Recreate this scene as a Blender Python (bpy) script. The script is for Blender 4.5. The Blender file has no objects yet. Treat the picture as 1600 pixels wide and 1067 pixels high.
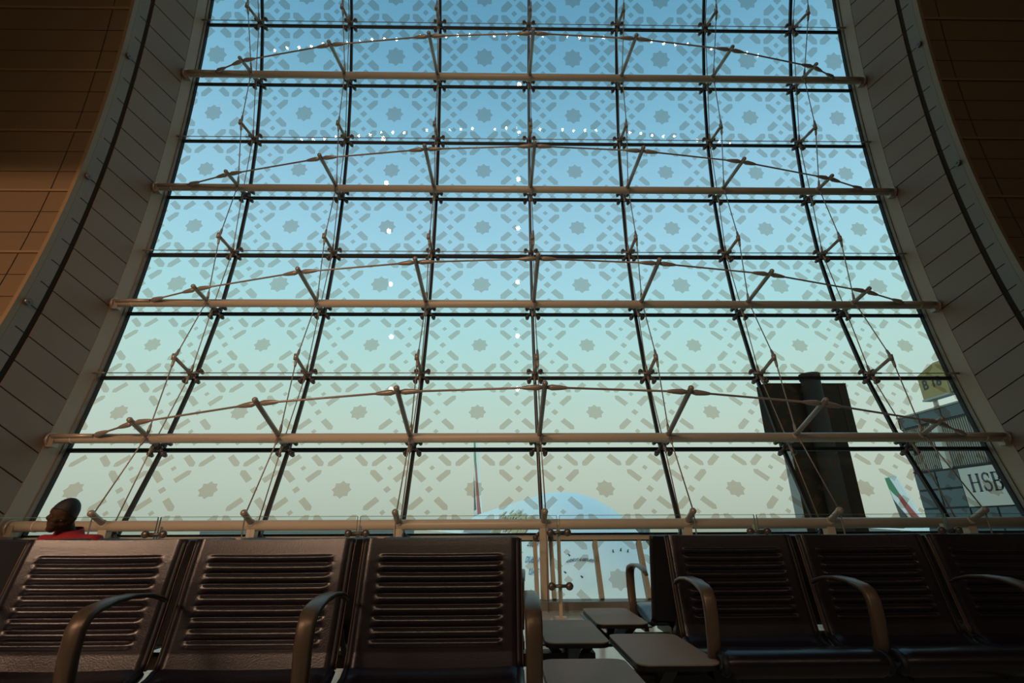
import bpy, bmesh, math, random
from math import sin, cos, pi, radians, sqrt, atan2
from mathutils import Vector, Matrix
random.seed(7)
C = bpy.context.scene.collection
SC = bpy.context.scene

# ------------------------------------------------------------------ helpers
def V(*a): return Vector(a)

class MB:
    """collects shapes and links them as ONE mesh object"""
    def __init__(s): s.v = []; s.f = []; s.m = []; s.s = []
    def add(s, vs, fs, mat=0, smooth=False):
        b = len(s.v); s.v += [tuple(x) for x in vs]
        for f in fs:
            s.f.append(tuple(i + b for i in f)); s.m.append(mat); s.s.append(smooth)
    def hexa(s, p, mat=0):   # 8 points: bottom loop 0-3, top loop 4-7
        s.add(p, [(3, 2, 1, 0), (4, 5, 6, 7), (0, 1, 5, 4), (1, 2, 6, 5), (2, 3, 7, 6), (3, 0, 4, 7)], mat)
    def box(s, c, d, mat=0, M=None, bev=0):
        hx, hy, hz = d[0] / 2, d[1] / 2, d[2] / 2
        p = [V(x * hx, y * hy, z * hz) for z in (-1, 1) for x, y in ((-1, -1), (1, -1), (1, 1), (-1, 1))]
        if M is not None: p = [M @ q for q in p]
        s.hexa([q + Vector(c) for q in p], mat)
    def loft(s, rings, mat=0, smooth=True, close=True, caps=True):
        n = len(rings[0]); vs = [q for r in rings for q in r]; fs = []
        for i in range(len(rings) - 1):
            for k in range(n if close else n - 1):
                k2 = (k + 1) % n
                fs.append((i * n + k, i * n + k2, (i + 1) * n + k2, (i + 1) * n + k))
        b = len(s.v)
        s.add(vs, fs, mat, smooth)
        if caps and close:
            L = (len(rings) - 1) * n
            for f in (tuple(range(n - 1, -1, -1)), tuple(range(L, L + n))):
                s.f.append(tuple(i + b for i in f)); s.m.append(mat); s.s.append(False)
    def tube(s, path, r, n=10, mat=0, smooth=True, flat=1.0):
        path = [Vector(p) for p in path]; rs = r if isinstance(r, (list, tuple)) else [r] * len(path)
        t0 = (path[1] - path[0]).normalized()
        up = V(0, 0, 1) if abs(t0.z) < .9 else V(1, 0, 0)
        a = t0.cross(up).normalized(); rings = []
        for i, p in enumerate(path):
            t = (path[min(i + 1, len(path) - 1)] - path[max(i - 1, 0)]).normalized()
            a = (a - t * a.dot(t)).normalized(); b = t.cross(a)
            rings.append([p + a * (rs[i] * cos(2 * pi * k / n)) + b * (rs[i] * flat * sin(2 * pi * k / n)) for k in range(n)])
        s.loft(rings, mat, smooth)
    def ball(s, c, r, n=10, mat=0, M=None, sc=(1, 1, 1)):
        rings = []; m = max(4, n // 2 + 1)
        for i in range(m + 1):
            a = pi * i / m; a = min(max(a, .02), pi - .02)
            rings.append([V(sc[0] * r * sin(a) * cos(2 * pi * k / n), sc[1] * r * sin(a) * sin(2 * pi * k / n), sc[2] * r * -cos(a)) for k in range(n)])
        if M is not None: rings = [[M @ q for q in R] for R in rings]
        s.loft([[q + Vector(c) for q in R] for R in rings], mat, True)
    def prism(s, poly, d, mat=0):   # polygon (list of Vector) pushed along d
        n = len(poly); d = Vector(d); vs = [Vector(p) for p in poly] + [Vector(p) + d for p in poly]
        s.add(vs, [tuple(range(n - 1, -1, -1)), tuple(range(n, 2 * n))] + [(k, (k + 1) % n, n + (k + 1) % n, n + k) for k in range(n)], mat)
    def grid(s, fn, nu, nv, mat=0, smooth=True):
        vs = [fn(i / nu, j / nv) for j in range(nv + 1) for i in range(nu + 1)]
        s.add(vs, [(j * (nu + 1) + i, j * (nu + 1) + i + 1, (j + 1) * (nu + 1) + i + 1, (j + 1) * (nu + 1) + i) for j in range(nv) for i in range(nu)], mat, smooth)
    def build(s, name, mats, parent=None, local=False, fix=True):
        me = bpy.data.meshes.new(name)
        off = V(0, 0, 0)
        if parent is not None and not local:
            q = parent
            while q is not None: off = off + q.location; q = q.parent
        me.from_pydata([tuple(Vector(v) - off) for v in s.v], [], s.f)
        for m in (mats if isinstance(mats, (list, tuple)) else [mats]): me.materials.append(m)
        me.polygons.foreach_set('material_index', s.m); me.polygons.foreach_set('use_smooth', s.s)
        me.update()
        if fix:
            bm = bmesh.new(); bm.from_mesh(me); bmesh.ops.recalc_face_normals(bm, faces=bm.faces); bm.to_mesh(me); bm.free()
        o = bpy.data.objects.new(name, me); C.objects.link(o)
        if parent is not None: o.parent = parent
        return o

def tag(o, label=None, cat=None, group=None, kind=None):
    if label: o['label'] = label
    if cat: o['category'] = cat
    if group: o['group'] = group
    if kind: o['kind'] = kind
    return o
def thing(name, loc, label, cat, group=None, rz=0):
    o = bpy.data.objects.new(name, None); C.objects.link(o); o.location = loc; o.rotation_euler = (0, 0, rz)
    o.empty_display_size = .1
    return tag(o, label, cat, group)
def structure(o, label=None, cat=None): return tag(o, label, cat, None, 'structure')

def mat(name, col, rough=.5, metal=0, spec=.5, noise=None, bump=None, emit=None):
    m = bpy.data.materials.new(name); m.use_nodes = True; nt = m.node_tree; b = nt.nodes['Principled BSDF']
    b.inputs['Base Color'].default_value = (*col, 1); b.inputs['Roughness'].default_value = rough
    b.inputs['Metallic'].default_value = metal; b.inputs['Specular IOR Level'].default_value = spec
    if emit: b.inputs['Emission Color'].default_value = (*emit[0], 1); b.inputs['Emission Strength'].default_value = emit[1]
    if noise or bump:
        tc = nt.nodes.new('ShaderNodeTexCoord')
    if noise:
        n = nt.nodes.new('ShaderNodeTexNoise'); n.inputs['Scale'].default_value = noise[0]; n.inputs['Detail'].default_value = 5
        nt.links.new(tc.outputs['Object'], n.inputs['Vector'])
        r = nt.nodes.new('ShaderNodeMapRange'); r.inputs['To Min'].default_value = 1 - noise[1]; r.inputs['To Max'].default_value = 1 + noise[1]
        nt.links.new(n.outputs['Fac'], r.inputs['Value'])
        mx = nt.nodes.new('ShaderNodeVectorMath'); mx.operation = 'SCALE'; mx.inputs[0].default_value = col
        nt.links.new(r.outputs['Result'], mx.inputs['Scale']); nt.links.new(mx.outputs['Vector'], b.inputs['Base Color'])
    if bump:
        n2 = nt.nodes.new('ShaderNodeTexNoise'); n2.inputs['Scale'].default_value = bump[0]; n2.inputs['Detail'].default_value = 4
        nt.links.new(tc.outputs['Object'], n2.inputs['Vector'])
        bp = nt.nodes.new('ShaderNodeBump'); bp.inputs['Strength'].default_value = bump[1]; bp.inputs['Distance'].default_value = .01
        nt.links.new(n2.outputs['Fac'], bp.inputs['Height']); nt.links.new(bp.outputs['Normal'], b.inputs['Normal'])
    return m

def glass_mat(name, tint, f0=.03, haze=0.0):
    m = bpy.data.materials.new(name); m.use_nodes = True; nt = m.node_tree; nt.nodes.clear()
    out = nt.nodes.new('ShaderNodeOutputMaterial'); mix = nt.nodes.new('ShaderNodeMixShader')
    tr = nt.nodes.new('ShaderNodeBsdfTransparent'); tr.inputs['Color'].default_value = (*tint, 1)
    gl = nt.nodes.new('ShaderNodeBsdfGlossy'); gl.inputs['Roughness'].default_value = 0.0
    lw = nt.nodes.new('ShaderNodeLayerWeight'); lw.inputs['Blend'].default_value = .5
    pw = nt.nodes.new('ShaderNodeMath'); pw.operation = 'POWER'; pw.inputs[1].default_value = 5
    ma = nt.nodes.new('ShaderNodeMath'); ma.operation = 'MULTIPLY_ADD'; ma.inputs[1].default_value = 1 - f0; ma.inputs[2].default_value = f0
    nt.links.new(lw.outputs['Facing'], pw.inputs[0]); nt.links.new(pw.outputs[0], ma.inputs[0])
    nt.links.new(ma.outputs[0], mix.inputs['Fac']); nt.links.new(tr.outputs[0], mix.inputs[1]); nt.links.new(gl.outputs[0], mix.inputs[2])
    nt.links.new(mix.outputs[0], out.inputs['Surface'])
    return m
def frit_mat(name):
    m = bpy.data.materials.new(name); m.use_nodes = True; nt = m.node_tree; nt.nodes.clear()
    out = nt.nodes.new('ShaderNodeOutputMaterial'); mix = nt.nodes.new('ShaderNodeMixShader')
    tr = nt.nodes.new('ShaderNodeBsdfTransparent'); tr.inputs['Color'].default_value = (.82, .745, .68, 1)
    df = nt.nodes.new('ShaderNodeBsdfDiffuse'); df.inputs['Color'].default_value = (.26, .19, .12, 1)
    mix.inputs['Fac'].default_value = .12
    nt.links.new(tr.outputs[0], mix.inputs[1]); nt.links.new(df.outputs[0], mix.inputs[2]); nt.links.new(mix.outputs[0], out.inputs['Surface'])
    return m

M_glass = glass_mat('facade_glass', (.955, .985, .98), .028)
M_guard = glass_mat('guard_glass', (.975, .99, .985), .02)
M_gedge = mat('glass_edge', (.10, .22, .19), .2)
M_frit = frit_mat('dot_screen_print')
M_seal = mat('black_sealant', (.006, .006, .007), .6, noise=(30, .2))
M_tube = mat('beige_painted_steel', (.50, .41, .31), .38, noise=(6, .05))
M_strut = mat('strut_steel', (.33, .26, .20), .35, .3, noise=(14, .06))
M_cable = mat('cable_steel', (.30, .24, .19), .4, .5, noise=(40, .1))
M_bolt = mat('dark_cast_steel', (.13, .10, .085), .35, .6, noise=(30, .1))
M_clad = mat('grey_cladding', (.20, .118, .066), .6, noise=(2.5, .06), bump=(60, .05))
M_joint = mat('joint_shadow_gap', (.012, .010, .008), .8, noise=(20, .1))
M_groove = mat('groove_shade', (.03, .016, .008), .8, spec=.1, noise=(8, .1))  # shade of the jamb recess, given as a dark brown colour
M_strip = mat('cream_frame', (.31, .205, .125), .55, noise=(3, .05))
M_band = mat('pale_band', (.185, .135, .09), .6, noise=(3, .05))
M_frame = mat('brown_window_frame', (.16, .115, .07), .5, noise=(10, .08))
M_tan = mat('tan_panel', (.135, .082, .038), .55, noise=(1.6, .06), bump=(40, .03))
M_tantrim = mat('tan_trim', (.20, .125, .058), .5, noise=(4, .05))
M_leather = mat('dark_leather', (.012, .0085, .014), .27, spec=.6, noise=(50, .15), bump=(220, .06))
M_leatherback = mat('dark_shell', (.010, .010, .014), .5, noise=(30, .1))
M_piping = mat('bronze_piping', (.12, .07, .045), .35, .5, noise=(20, .1))
M_arm = mat('bronze_arm', (.155, .112, .076), .36, .35, noise=(16, .07))
M_steel = mat('dark_frame_steel', (.055, .045, .036), .4, .4, noise=(14, .1))
M_table = mat('taupe_laminate', (.29, .22, .165), .6, spec=.2, noise=(180, .10))
M_edge = mat('black_edge', (.01, .01, .011), .4, noise=(20, .1))
M_floor_tile = mat('floor_tile', (.50, .50, .44), .14, noise=(5, .06))
M_grout = mat('floor_grout', (.27, .27, .24), .5, noise=(5, .1))
M_beige = mat('beige_mullion', (.42, .35, .26), .5, noise=(8, .06))
M_sill = mat('grey_sill', (.16, .15, .13), .5, noise=(8, .08))
M_hall = mat('hall_plaster', (.20, .17, .13), .8, noise=(1, .08))
M_white = mat('aircraft_white', (.84, .85, .86), .35, noise=(.4, .02))
M_gold = mat('gold_lettering', (.50, .37, .16), .4, noise=(3, .05))
M_blue = mat('blue_lettering', (.08, .25, .42), .5, noise=(3, .05))
M_dark = mat('dark_lettering', (.03, .035, .045), .5, noise=(3, .05))
M_green = mat('fin_green', (.02, .22, .09), .45, noise=(.6, .05))
M_red = mat('fin_red', (.42, .05, .045), .45, noise=(.6, .05))
M_black = mat('fin_black', (.03, .03, .045), .45, noise=(.6, .05))
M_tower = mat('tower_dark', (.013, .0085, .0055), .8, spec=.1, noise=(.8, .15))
M_towerside = mat('tower_lit_side', (.21, .215, .205), .6, noise=(.8, .08))  # side face catching the light, its brightness put into a paler colour
M_mast = mat('mast_grey', (.020, .014, .0095), .8, spec=.12, noise=(1.5, .1))
M_corr = mat('corrugated_grey', (.26, .24, .20), .5, noise=(.7, .05))
M_bglass = mat('blue_panel', (.055, .09, .105), .3, noise=(.6, .12))
M_bline = mat('panel_line', (.012, .016, .018), .6, noise=(3, .1))
M_signw = mat('sign_white', (.55, .53, .47), .5, noise=(.7, .03))
M_yellow = mat('sign_yellow', (.34, .25, .09), .5, noise=(1.2, .05))
M_signgrey = mat('sign_grey', (.34, .36, .34), .5, noise=(1.2, .05))
M_apron = mat('apron_concrete', (.36, .35, .31), .85, noise=(.08, .1))
M_far = mat('far_facade', (.13, .15, .16), .6, noise=(.3, .2))
M_skin = mat('brown_skin', (.050, .024, .013), .7, spec=.2, noise=(30, .06))
M_eye = mat('eye_white', (.07, .055, .05), .6, spec=.1, noise=(40, .05))
M_hair = mat('black_hair', (.006, .005, .005), .6, noise=(80, .3), bump=(160, .5))
M_redshirt = mat('red_cotton', (.26, .008, .011), .8, noise=(60, .08), bump=(200, .2))
M_trouser = mat('dark_cotton', (.02, .022, .03), .85, noise=(60, .1))
M_lamp = mat('lamp_glow', (1, .9, .75), .5, emit=((1.0, .80, .58), 110))
M_pend = mat('pendant_glow', (1, .95, .85), .5, emit=((1.0, .88, .70), 110))
M_fix = mat('lamp_metal', (.2, .2, .2), .4, .5, noise=(20, .1))

# ------------------------------------------------------------------ facade geometry
W = 1.8; TX = .5; CY, CZ, R = -4.036, 6.166, 12.132
PY = [7.306, 7.689, 7.945, 8.081, 8.089, 7.962, 7.706, 7.336, 6.868]
PZ = [10.463, 9.294, 8.087, 6.851, 5.598, 4.37, 3.148, 1.96, .826]
def cylp(x, th, d=0.0):      # th in degrees, d = distance inward from the glass
    a = radians(th); return V(x, CY + (R - d) * cos(a), CZ + (R - d) * sin(a))
ROWS = {i: (PY[i], PZ[i]) for i in range(9)}
for i, t in ((-1, 26.6), (-2, 32.4)):
    q = cylp(0, t); ROWS[i] = (q.y, q.z)
def TH(i): return math.degrees(atan2(ROWS[i][1] - CZ, ROWS[i][0] - CY))
def inward(i): return V(0, CY - ROWS[i][0], CZ - ROWS[i][1]).normalized()
def mx(j): return (j - 4) * W + TX
def node(i, j, d=0.0): return V(mx(j), *ROWS[i]) + inward(i) * d
def XL(t): return 7.94e-4 * t * t + 5.395e-3 * t - 6.471
def XR(t): return -8.44e-4 * t * t - 4.414e-3 * t + 7.412
ORD = ['first', 'second', 'third', 'fourth', 'fifth', 'sixth', 'seventh', 'eighth', 'ninth']

# ---- glass wall: panes with the printed star pattern
def star(cx, cy, ro):
    return [(cx + (ro if k % 2 == 0 else ro * .775) * sin(pi * k / 8), cy + (ro if k % 2 == 0 else ro * .775) * cos(pi * k / 8)) for k in range(16)]
def arrow(nx, ny, dx, dy, l, w, gap):       # bar at 45 deg with its point towards the node
    ux, uy = dx / sqrt(2), dy / sqrt(2); px, py = -uy, ux; h = w / 2
    P = [(gap, 0), (gap + h, h), (gap + l, h), (gap + l, -h), (gap + h, -h)]
    P = [(gap + .12 * h, .16 * h)] + P[1:] + [(gap + .12 * h, -.16 * h)]
    return [(nx + a * ux + b * px, ny + a * uy + b * py) for a, b in P]
def diamond(cx, cy, r): return [(cx - r, cy), (cx, cy + r), (cx + r, cy), (cx, cy - r)]
STAR = {-2: .20, -1: .205, 0: .203, 1: .180, 2: .167, 3: .166, 4: .177, 5: .140, 6: .136, 7: .135, 8: .135}
def shapes(row):
    ro = STAR[row]; k = ro / .136; aw = .088 * k ** 1.15; al = .235 * k ** .25; out = [star(0, .0, ro)]
    for sx in (-1, 1):
        for sy in (-1, 1):
            n = (sx * .31, sy * .335)
            for dx, dy in ((-1, -1), (-1, 1), (1, -1), (1, 1)):
                if (dx, dy) != (-sx, -sy): out.append(arrow(*n, dx, dy, al, aw, .045))
            for dx, dy in ((-sx, -1), (-sx, 1)):
                out.append(arrow(sx * .9, sy * .335, dx, dy, al, aw, .05))
            out.append(diamond(sx * .605, sy * .335, .042 * k))
        out.append(diamond(sx * .615, 0, .056 * k))
    if row < 6:
        for q in (-.75, -.45, -.15, .15, .45, .75):
            out.append([(q - .07, -.60), (q, -.53), (q + .07, -.60)])
    return out
def clip(poly, fn):          # keep fn >= 0
    out = []
    for k in range(len(poly)):
        a, b = poly[k], poly[(k + 1) % len(poly)]; fa, fb = fn(a), fn(b)
        if fa >= 0: out.append(a)
        if (fa >= 0) != (fb >= 0):
            t = fa / (fa - fb); out.append((a[0] + t * (b[0] - a[0]), a[1] + t * (b[1] - a[1])))
    return out

win = bpy.data.objects.new('window_1', None); C.objects.link(win); win.location = (TX, PY[8], 0)
tag(win, 'tall curved glass wall of panes printed with grey stars, seen over the seats', 'window', None, 'structure')
GT = .024
for i in range(-2, 8):
    a, b = V(0, *ROWS[i]), V(0, *ROWS[i + 1]); t = (a - b).normalized(); n = (inward(i) + inward(i + 1)).normalized()
    mid = (a + b) / 2; H = (a - b).length
    def edge(fx, s):         # glass edge x for local height s in this facet
        z = s / H + .5; return fx(TH(i + 1) + z * (TH(i) - TH(i + 1)))
    for c in range(8):
        x0, x1 = mx(c), mx(c + 1); g = .012
        rect = [(x0 + g, -H / 2 + g), (x1 - g, -H / 2 + g), (x1 - g, H / 2 - g), (x0 + g, H / 2 - g)]
        fl = lambda p: p[0] - edge(XL, p[1]); fr = lambda p: edge(XR, p[1]) - p[0]
        if c == 0: rect = clip(rect, fl)
        if c == 7: rect = clip(rect, fr)
        m = MB(); P = [mid + V(p[0], 0, 0) + t * p[1] - n * GT for p in rect]
        m.prism(P, n * GT, 0)
        cx = (x0 + x1) / 2
        for sh in shapes(i):
            poly = [(cx + p[0], p[1] * .97) for p in sh]
            for fn in (lambda p: p[0] - x0 - g, lambda p: x1 - g - p[0], lambda p: p[1] + H / 2 - g, lambda p: H / 2 - g - p[1]): 
                if len(poly) > 2: poly = clip(poly, fn)
            if c == 0 and len(poly) > 2: poly = clip(poly, fl)
            if c == 7 and len(poly) > 2: poly = clip(poly, fr)
            if len(poly) > 2: m.add([mid + V(p[0], 0, 0) + t * p[1] + n * .0015 for p in poly], [tuple(range(len(poly)))], 1)
        m.build('glass_pane', [M_glass, M_frit], win, fix=False)
# black silicone joints
for i in range(-1, 9):
    m = MB(); th = TH(i); hw = .034 if i == 4 else .026
    x0, x1 = XL(th), XR(th); tt = V(0, -inward(i).z, inward(i).y)
    if i < 8: m.box(((x0 + x1) / 2, ROWS[i][0], ROWS[i][1]), (x1 - x0, .04, hw * 2), 0, Matrix.Rotation(radians(th), 3, 'X'))
    if m.v: m.build('glazing_joint', M_seal, win)
for j in range(1, 8):
    m = MB()
    for i in range(-2, 8):
        n = (inward(i) + inward(i + 1)).normalized(); a, b = node(i, j), node(i + 1, j); h = .024
        for q in ((a, b),):
            m.hexa([b + V(-h, 0, 0) - n * .028, b + V(h, 0, 0) - n * .028, b + V(h, 0, 0) + n * .02, b + V(-h, 0, 0) + n * .02,
                    a + V(-h, 0, 0) - n * .028, a + V(h, 0, 0) - n * .028, a + V(h, 0, 0) + n * .02, a + V(-h, 0, 0) + n * .02])
    m.build('glazing_joint', M_seal, win)

# ---- jambs: side faces of the opening, standing square to the glass
def jamb(fx, sgn, d0, d1, t0, t1, mb, mt, lift=0.0, n=None):
    n = n or max(1, int(abs(t1 - t0) / 1.0) + 1); vs = []
    for k in range(n + 1):
        t = t0 + (t1 - t0) * k / n; x = fx(t) - sgn * lift
        vs += [cylp(x, t, d0), cylp(x, t, d1), cylp(x + sgn * .06, t, d1), cylp(x + sgn * .06, t, d0)]
    fs = []
    for k in range(n):
        a, b = k * 4, k * 4 + 4
        for q in range(4): fs.append((a + q, a + (q + 1) % 4, b + (q + 1) % 4, b + q))
    fs += [(3, 2, 1, 0), tuple(n * 4 + q for q in range(4))]
    mb.add(vs, fs, mt)
G0, GS = 1.4, 2.085
T_LO, T_HI = -33.5, 33.0
for fx, sgn, nm, side in ((XL, -1, 'trim_1', 'left'), (XR, 1, 'trim_2', 'right')):
    m = MB()
    jamb(fx, sgn, -.06, 1.66, T_LO, T_HI, m, 1, -.02)            # dark backing behind the joints
    k = -17
    while G0 + GS * k < T_HI:
        a, b = G0 + GS * k + .045, G0 + GS * (k + 1) - .045
        if b > T_LO:
            a = max(a, T_LO); b = min(b, T_HI)
            jamb(fx, sgn, .385, 1.365, a, b, m, 0, 0, 2)
            jamb(fx, sgn, 1.455, 1.60, a, b, m, 3, 0, 2)
        k += 1
    jamb(fx, sgn, 1.365, 1.455, T_LO, T_HI, m, 4, -.012)
    jamb(fx, sgn, 1.60, 1.672, T_LO, T_HI, m, 3)
    structure(m.build(nm, [M_clad, M_joint, M_strip, M_band, M_groove]), side + ' window jamb of grey panels with dark slanting joints', 'wall cladding')
    m = MB(); jamb(fx, sgn, .10, .385, T_LO, T_HI, m, 2, .004)
    jamb(fx, sgn, .03, .10, T_LO, T_HI, m, 5, .018); jamb(fx, sgn, -.04, .03, T_LO, T_HI, m, 1, .03)
    structure(m.build('trim_3' if sgn < 0 else 'trim_4', [M_clad, M_joint, M_strip, M_band, M_groove, M_frame]), 'cream frame strip along the ' + side + ' edge of the glass wall', 'window frame')
    # small bolt head on the band at two joints
    for q, (kk, dd) in enumerate(((5, 1.63), (-1, 1.63), (-7, 1.63)) if sgn < 0 else ((6, 1.63), (0, 1.63))):
        t = G0 + GS * kk; m = MB(); p = cylp(fx(t) - sgn * .02, t, dd); m.ball(p, .035, 8); m.tube([p + V(sgn * .03, 0, 0), p - V(sgn * .02, 0, 0)], .05, 8)
        tag(m.build('cable_eyelet', M_bolt), 'small dark eyelet on the %s jamb, %s from the top' % (side, ORD[q]), 'eyelet', 'eyelets on the jambs')

# ---- hall walls: curved skin of tan boards on both sides of the opening
RI = 1.74
def skin_patch(mb, xa, xb, t0, t1, d, mt, th=.05, n=2):
    vs = []
    for k in range(n + 1):
        t = t0 + (t1 - t0) * k / n
        A, B = xa(t), xb(t)
        vs += [cylp(A, t, d), cylp(B, t, d), cylp(B, t, d - th), cylp(A, t, d - th)]
    fs = []
    for k in range(n):
        a, b = k * 4, k * 4 + 4
        for q in range(4): fs.append((a + q, a + (q + 1) % 4, b + (q + 1) % 4, b + q))
    fs += [(3, 2, 1, 0), tuple(n * 4 + q for q in range(4))]
    mb.add(vs, fs, mt)
for fx, sgn, nm, side, far in ((XL, -1, 'wall_left', 'left', -15.0), (XR, 1, 'wall_right', 'right', 16.0)):
    m = MB()
    skin_patch(m, lambda t: fx(t) + sgn * .03, lambda t: far, T_LO, 60, RI - .012, 1, .12, 60)
    cols = [(.075, .34), (.36, 4.1), (4.12, 8.8)]
    k = -17
    while G0 + GS * k < 33:
        g = G0 + GS * k; band = (k - 1) % 3 == 0
        a = g + (.20 if band else .035); b = g + GS - (.05 if (k) % 3 == 0 else .035)
        a = max(a, T_LO)
        if b > T_LO:
            for c0, c1 in cols:
                skin_patch(m, lambda t: fx(t) + sgn * c0, lambda t: (fx(t) + sgn * c1) if c1 < 8 else far, a, b, RI, 0, .05, 2)
            if band and g > T_LO:
                skin_patch(m, lambda t: fx(t) + sgn * .06, lambda t: far, g - .02, g + .18, RI + .02, 2, .07, 1)
        k += 1
    skin_patch(m, lambda t: fx(t), lambda t: fx(t) + sgn * .055, T_LO, 33, RI + .025, 2, .09, 60)
    structure(m.build(nm, [M_tan, M_joint, M_tantrim]), side + ' hall wall of curved tan boards beside the window', 'wall')
m = MB()   # skin above the opening
skin_patch(m, lambda t: XL(33), lambda t: XR(33), 33, 60, RI - .012, 0, .12, 30)
structure(m.build('wall_front', M_tan), 'curved tan wall above the glass', 'wall')

# ---- room shell, mostly behind the camera
m = MB(); m.box((.5, -7.0, -.15), (31, 28.0, .10), 1)
tx0, ty0, ts = -15, -6.0, .9
for ix in range(34):
    for iy in range(15):
        m.box((tx0 + ts * (ix + .5), ty0 + ts * (iy + .5) - .9, -.05), (ts - .012, ts - .012, .1), 0)
m.box((.5, -13.95, -.05), (31, 14, .1), 0)
structure(m.build('floor', [M_floor_tile, M_grout]), 'pale polished floor tiles', 'floor')
m = MB(); m.box((.5, -21, 9.4), (31, .2, 19.4)); structure(m.build('wall_back', M_hall), 'hall wall behind the viewer', 'wall')
m = MB(); m.box((.5, -9.6, 19.2), (31, 23, .2)); m.box((.5, 1.75, 17.2), (31, .2, 4.2)); structure(m.build('ceiling', M_hall), 'high dim hall ceiling', 'ceiling')
m = MB(); m.box((-15.1, -6, 9.2), (.2, 30, 20.2)); structure(m.build('wall_left_end', M_hall), 'far left side wall of the hall', 'wall')
m = MB(); m.box((16.1, -6, 9.2), (.2, 30, 20.2)); structure(m.build('wall_right_end', M_hall), 'far right side wall of the hall', 'wall')
m = MB(); m.box((-9.8, -5.6, 5.52), (10.4, 10.2, .35)); structure(m.build('lamp_cutoff_slab', M_hall), 'unseen slab at the left, added to cut off the lamp light', 'ceiling')  # unseen slab, put in to cut off lamp light high on the left wall

# ---- lower glazed bay below the fifth tube
w2 = bpy.data.objects.new('window_2', None); C.objects.link(w2); w2.location = (TX, 6.6, 0)
tag(w2, 'low glazed bay with beige posts below the curved glass wall', 'window', None, 'structure')
topY, topZ, botY, botZ = 6.83, .73, 6.53, .10
posts = []
for j in range(0, 9):
    for o in (-.10, .10, .66, 1.22):
        x = mx(j) + o
        if -6.1 < x < 6.9: posts.append(x)
sl = V(0, topY - botY, topZ - botZ).normalized(); nb = V(0, -sl.z, sl.y)
xs = [-6.15] + sorted(posts) + [6.95]
for x in sorted(posts):
    m = MB(); a, b = V(x, botY, botZ), V(x, topY, topZ); h = .024
    m.hexa([a + V(-h, 0, 0) + nb * .05, a + V(h, 0, 0) + nb * .05, a + V(h, 0, 0) - nb * .06, a + V(-h, 0, 0) - nb * .06,
            b + V(-h, 0, 0) + nb * .05, b + V(h, 0, 0) + nb * .05, b + V(h, 0, 0) - nb * .06, b + V(-h, 0, 0) - nb * .06])
    m.build('mullion', M_beige, w2)
for xa, xb in zip(xs[:-1], xs[1:]):
    if xb - xa < .3: continue
    m = MB(); a, b = V(0, botY, botZ), V(0, topY, topZ)
    g = .024
    m.prism([V(xa + g, *a.yz) - nb * .024, V(xb - g, *a.yz) - nb * .024, V(xb - g, *b.yz) - nb * .024, V(xa + g, *b.yz) - nb * .024], nb * .02, 0)
    cx = (xa + xb) / 2; mid = (a + b) / 2; H = (b - a).length
    c = min(range(8), key=lambda q: abs((mx(q) + mx(q + 1)) / 2 - cx)); pc = (mx(c) + mx(c + 1)) / 2
    for sh in shapes(7):
        poly = [(pc + p[0], p[1] - .12) for p in sh]
        for fn in (lambda p: p[0] - xa - g, lambda p: xb - g - p[0], lambda p: p[1] + H / 2, lambda p: H / 2 - p[1]):
            if len(poly) > 2: poly = clip(poly, fn)
        if len(poly) > 2: m.add([V(p[0], mid.y, mid.z) + sl * p[1] - nb * .002 for p in poly], [tuple(range(len(poly)))], 1)
    m.build('glass_pane', [M_glass, M_frit], w2, fix=False)
m = MB(); m.box((.4, 6.84, .778), (13.3, .16, .055)); m.box((.4, 6.85, .742), (13.3, .10, .018), 1); m.box((.4, 6.87, .820), (13.3, .10, .026), 1)
structure(m.build('trim_5', [M_beige, M_seal]), 'beige transom under the curved glass', 'transom')
m = MB(); m.box((.4, 6.55, .04), (13.3, .22, .115)); structure(m.build('trim_6', M_sill), 'grey sill at the foot of the glass wall', 'sill')

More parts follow.
